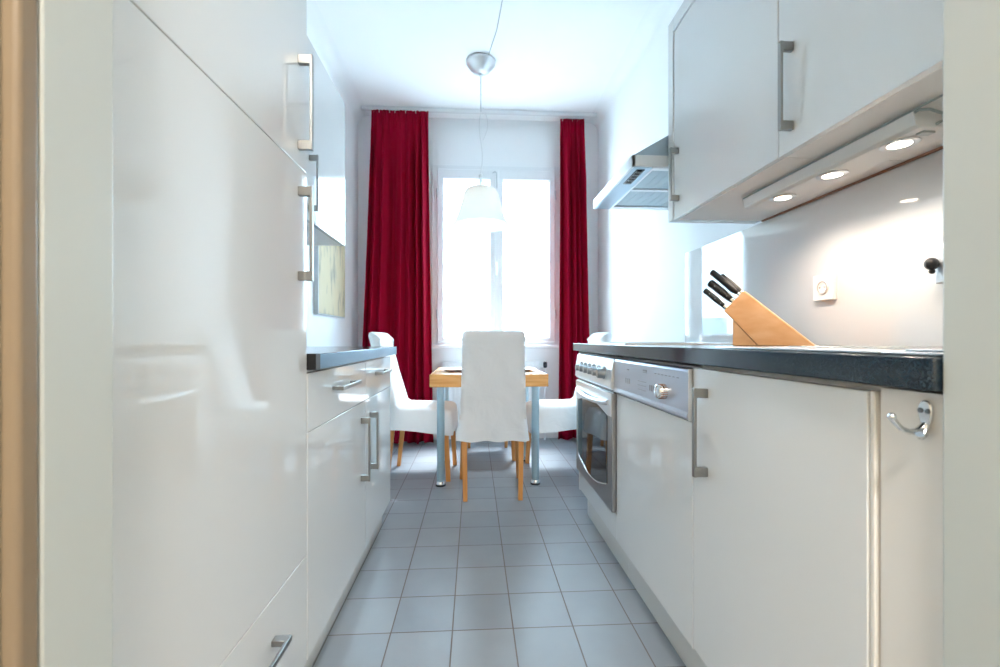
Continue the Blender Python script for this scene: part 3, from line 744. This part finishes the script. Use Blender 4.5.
# ------------------------------------------------------------------ curtains and rail
def curtain(name, label, xt0, xt1, xb0, xb1, yc, z0, z1, folds, seed):
    rnd = random.Random(seed)
    t = thing(name, label, 'curtain', ((xb0+xb1)/2, yc, z0), 'red curtains either side of the window')
    N, Hn = 170, 46
    ph = [rnd.uniform(0, 2*PI) for _ in range(5)]
    # irregular fold phase
    cum = [0.0]
    for i in range(N):
        s = i/N; cum.append(cum[-1]+1+0.55*math.sin(2*PI*1.3*s+ph[0])+0.35*math.sin(2*PI*3.1*s+ph[1]))
    tot = cum[-1]
    bm = bmesh.new(); rows = []
    for j in range(Hn+1):
        v = j/Hn; z = z1+(z0-z1)*v          # v: 0 top
        e = v**0.8
        # bulge of the outer edge: slow widening downwards
        x0 = xt0+(xb0-xt0)*(v**1.4); x1 = xt1+(xb1-xt1)*(v**1.4)
        row = []
        for i in range(N+1):
            s = i/N; f = cum[i]/tot*folds*2*PI
            amp = (0.012+0.058*min(1, v*5))*(0.75+0.25*math.sin(2*PI*2.3*s+ph[2]))
            ff = f+0.5*math.sin(v*2.2+ph[3]); y = amp*math.sin(ff) + 0.006*math.sin(2.0*f+ph[4]+v)*min(1, v*4)
            if v < 0.06: y = y*0.5+0.006*math.sin(s*folds*2*PI*2.6)
            xs = x0+(x1-x0)*s + 0.5*(x1-x0)/folds/PI*math.sin(2*ff)*min(1, v*4)*(1 if 0.02 < s < 0.98 else 0)
            dz = 0.008*math.sin(f*0.5+ph[1])*(v > 0.97)
            row.append(bm.verts.new((xs, yc+y, z+dz)))
        rows.append(row)
    for A, B in zip(rows, rows[1:]):
        for q in range(N): bm.faces.new((A[q], A[q+1], B[q+1], B[q]))
    mb = MB(); mb._merge(bm)
    o = obj('drape', mb, 'red_curtain', t)
    sol = o.modifiers.new('thick', 'SOLIDIFY'); sol.thickness = 0.003
    # header tape with gathered top
    hb_ = MB()
    for k in range(int((xt1-xt0)/0.045)):
        x = xt0+0.02+k*0.045
        hb_.tube([(x, yc, z1-0.02), (x, yc, z1+0.012)], 0.0035, 8)
    obj('gliders', hb_, 'steel_light', t)
    return t
curtain('curtain', 'wide deep red curtain hanging left of the window', -0.885, -0.398, -1.00, -0.352, 3.90, 0.025, 2.905, 6.5, 3)
curtain('curtain', 'narrow deep red curtain hanging right of the window', 0.775, 0.99, 0.752, 1.05, 3.96, 0.025, 2.905, 3.8, 11)
rl = MB().box(-0.98, 1.10, 3.915, 3.945, 2.918, 2.950, 0.003).box(-0.98, 1.10, 3.922, 3.938, 2.914, 2.919)
tag(obj('curtain_rail', rl, 'steel_light', base=(0.06, 3.93, 2.93)), 'thin pale metal curtain rail fixed along the ceiling before the window', 'curtain rail')

# radiator
rd = thing('radiator', 'pale panel radiator under the window with a dark valve', 'radiator', (0.17, 4.03, 0.12))
pm = MB().box(-0.28, 0.60, 4.005, 4.020, 0.15, 0.715, 0.004)
for k in range(22): pm.box(-0.265+k*0.0395, -0.245+k*0.0395, 3.999, 4.008, 0.18, 0.69, 0.003)
obj('front_panel', pm, 'radiator_white', rd)
obj('grille', MB().box(-0.28, 0.60, 4.018, 4.085, 0.700, 0.718, 0.002).box(-0.28, -0.272, 4.018, 4.085, 0.15, 0.71).box(0.592, 0.60, 4.018, 4.085, 0.15, 0.71), 'radiator_white', rd)
obj('valve', MB().lathe([(0, 0.055), (0.014, 0.055), (0.018, 0.045), (0.018, 0.01), (0.01, 0), (0, 0)], (0.645, 4.00, 0.66), 'z', 20), 'display', rd)['label'] = 'dark blue valve cap'
obj('pipe', MB().tube([(0.60, 4.03, 0.66), (0.645, 4.03, 0.66), (0.645, 4.01, 0.66), (0.645, 4.0, 0.66)], 0.008).tube([(0.645, 4.03, 0.66), (0.645, 4.03, 0.0)], 0.008), 'radiator_white', rd)

# ------------------------------------------------------------------ pendant lamp
PX, PY = 0.050, 3.25
pn = thing('pendant_lamp', 'white bell-shaped pendant lamp over the table with a chrome ceiling rose', 'lamp', (PX, PY, 1.76))
obj('ceiling_rose', MB().lathe([(0, 0.0), (0.100, 0.0), (0.106, -0.006), (0.106, -0.018), (0.100, -0.026), (0.090, -0.042), (0.072, -0.062), (0.048, -0.080), (0.028, -0.090), (0.016, -0.094), (0.010, -0.108), (0, -0.108)], (PX, PY, ZC), 'z', 44), 'steel_light', pn)
obj('stem', MB().tube([(PX, PY, ZC-0.10), (PX, PY, ZC-0.36)], 0.0035).ball((PX, PY, ZC-0.24), 0.006, n=10).ball((PX, PY, ZC-0.36), 0.006, n=10), 'cord_grey', pn)
cp_ = [(PX-0.012*math.sin(k*0.55), PY, ZC-0.36-k*(0.475/12)) for k in range(13)]
cd = MB().tube(cp_, 0.003)
cd.tube([(PX+0.015+0.035*math.sin(PI*k/10), PY-0.01, ZC-0.34-0.024*k) for k in range(11)], 0.0022)
obj('cord', cd, 'cord_white', pn)
obj('lamp_holder', MB().ball((PX, PY, 2.115), 0.016).tube([(PX, PY, 2.11), (PX, PY, 2.0)], 0.009).lathe([(0, 0.03), (0.020, 0.03), (0.022, -0.05), (0, -0.05)], (PX, PY, 1.97), 'z', 24), 'steel_light', pn)
obj('lamp_shade', MB().lathe([(0.012, 2.035), (0.070, 2.030), (0.108, 2.012), (0.128, 1.980), (0.140, 1.92), (0.164, 1.84), (0.184, 1.79), (0.206, 1.752), (0.203, 1.751), (0.180, 1.79), (0.156, 1.84), (0.136, 1.92), (0.124, 1.978), (0.105, 2.008), (0.069, 2.026), (0.012, 2.031)], (PX, PY, 0), 'z', 56), 'lamp_shade', pn)
obj('bulb', MB().ball((PX, PY, 1.875), 0.03, (1, 1, 1.15)).lathe([(0.012, 0.07), (0.02, 0.03)], (PX, PY, 1.87), 'z', 16), 'bulb', pn)
obj('feed_cord', MB().tube([(PX+0.05, PY-0.06, ZC-0.004), (PX+0.10, 2.9, ZC-0.004), (PX+0.13, 2.5, ZC-0.004), (PX+0.10, 1.9, ZC-0.004), (PX+0.09, 1.0, ZC-0.004)], 0.003, 8), 'cord_grey', pn)['label'] = 'thin pale cord running along the ceiling'

# hall ceiling lamp (behind the camera)
hl = thing('ceiling_lamp', 'round white ceiling lamp in the hallway outside the kitchen doorway', 'lamp', (0.1, -1.1, 2.95))
obj('diffuser', MB().lathe([(0, -0.055), (0.15, -0.050), (0.21, -0.03), (0.22, 0.0), (0, 0)], (0.1, -1.1, 2.949), 'z', 40), 'hall_glow', hl)
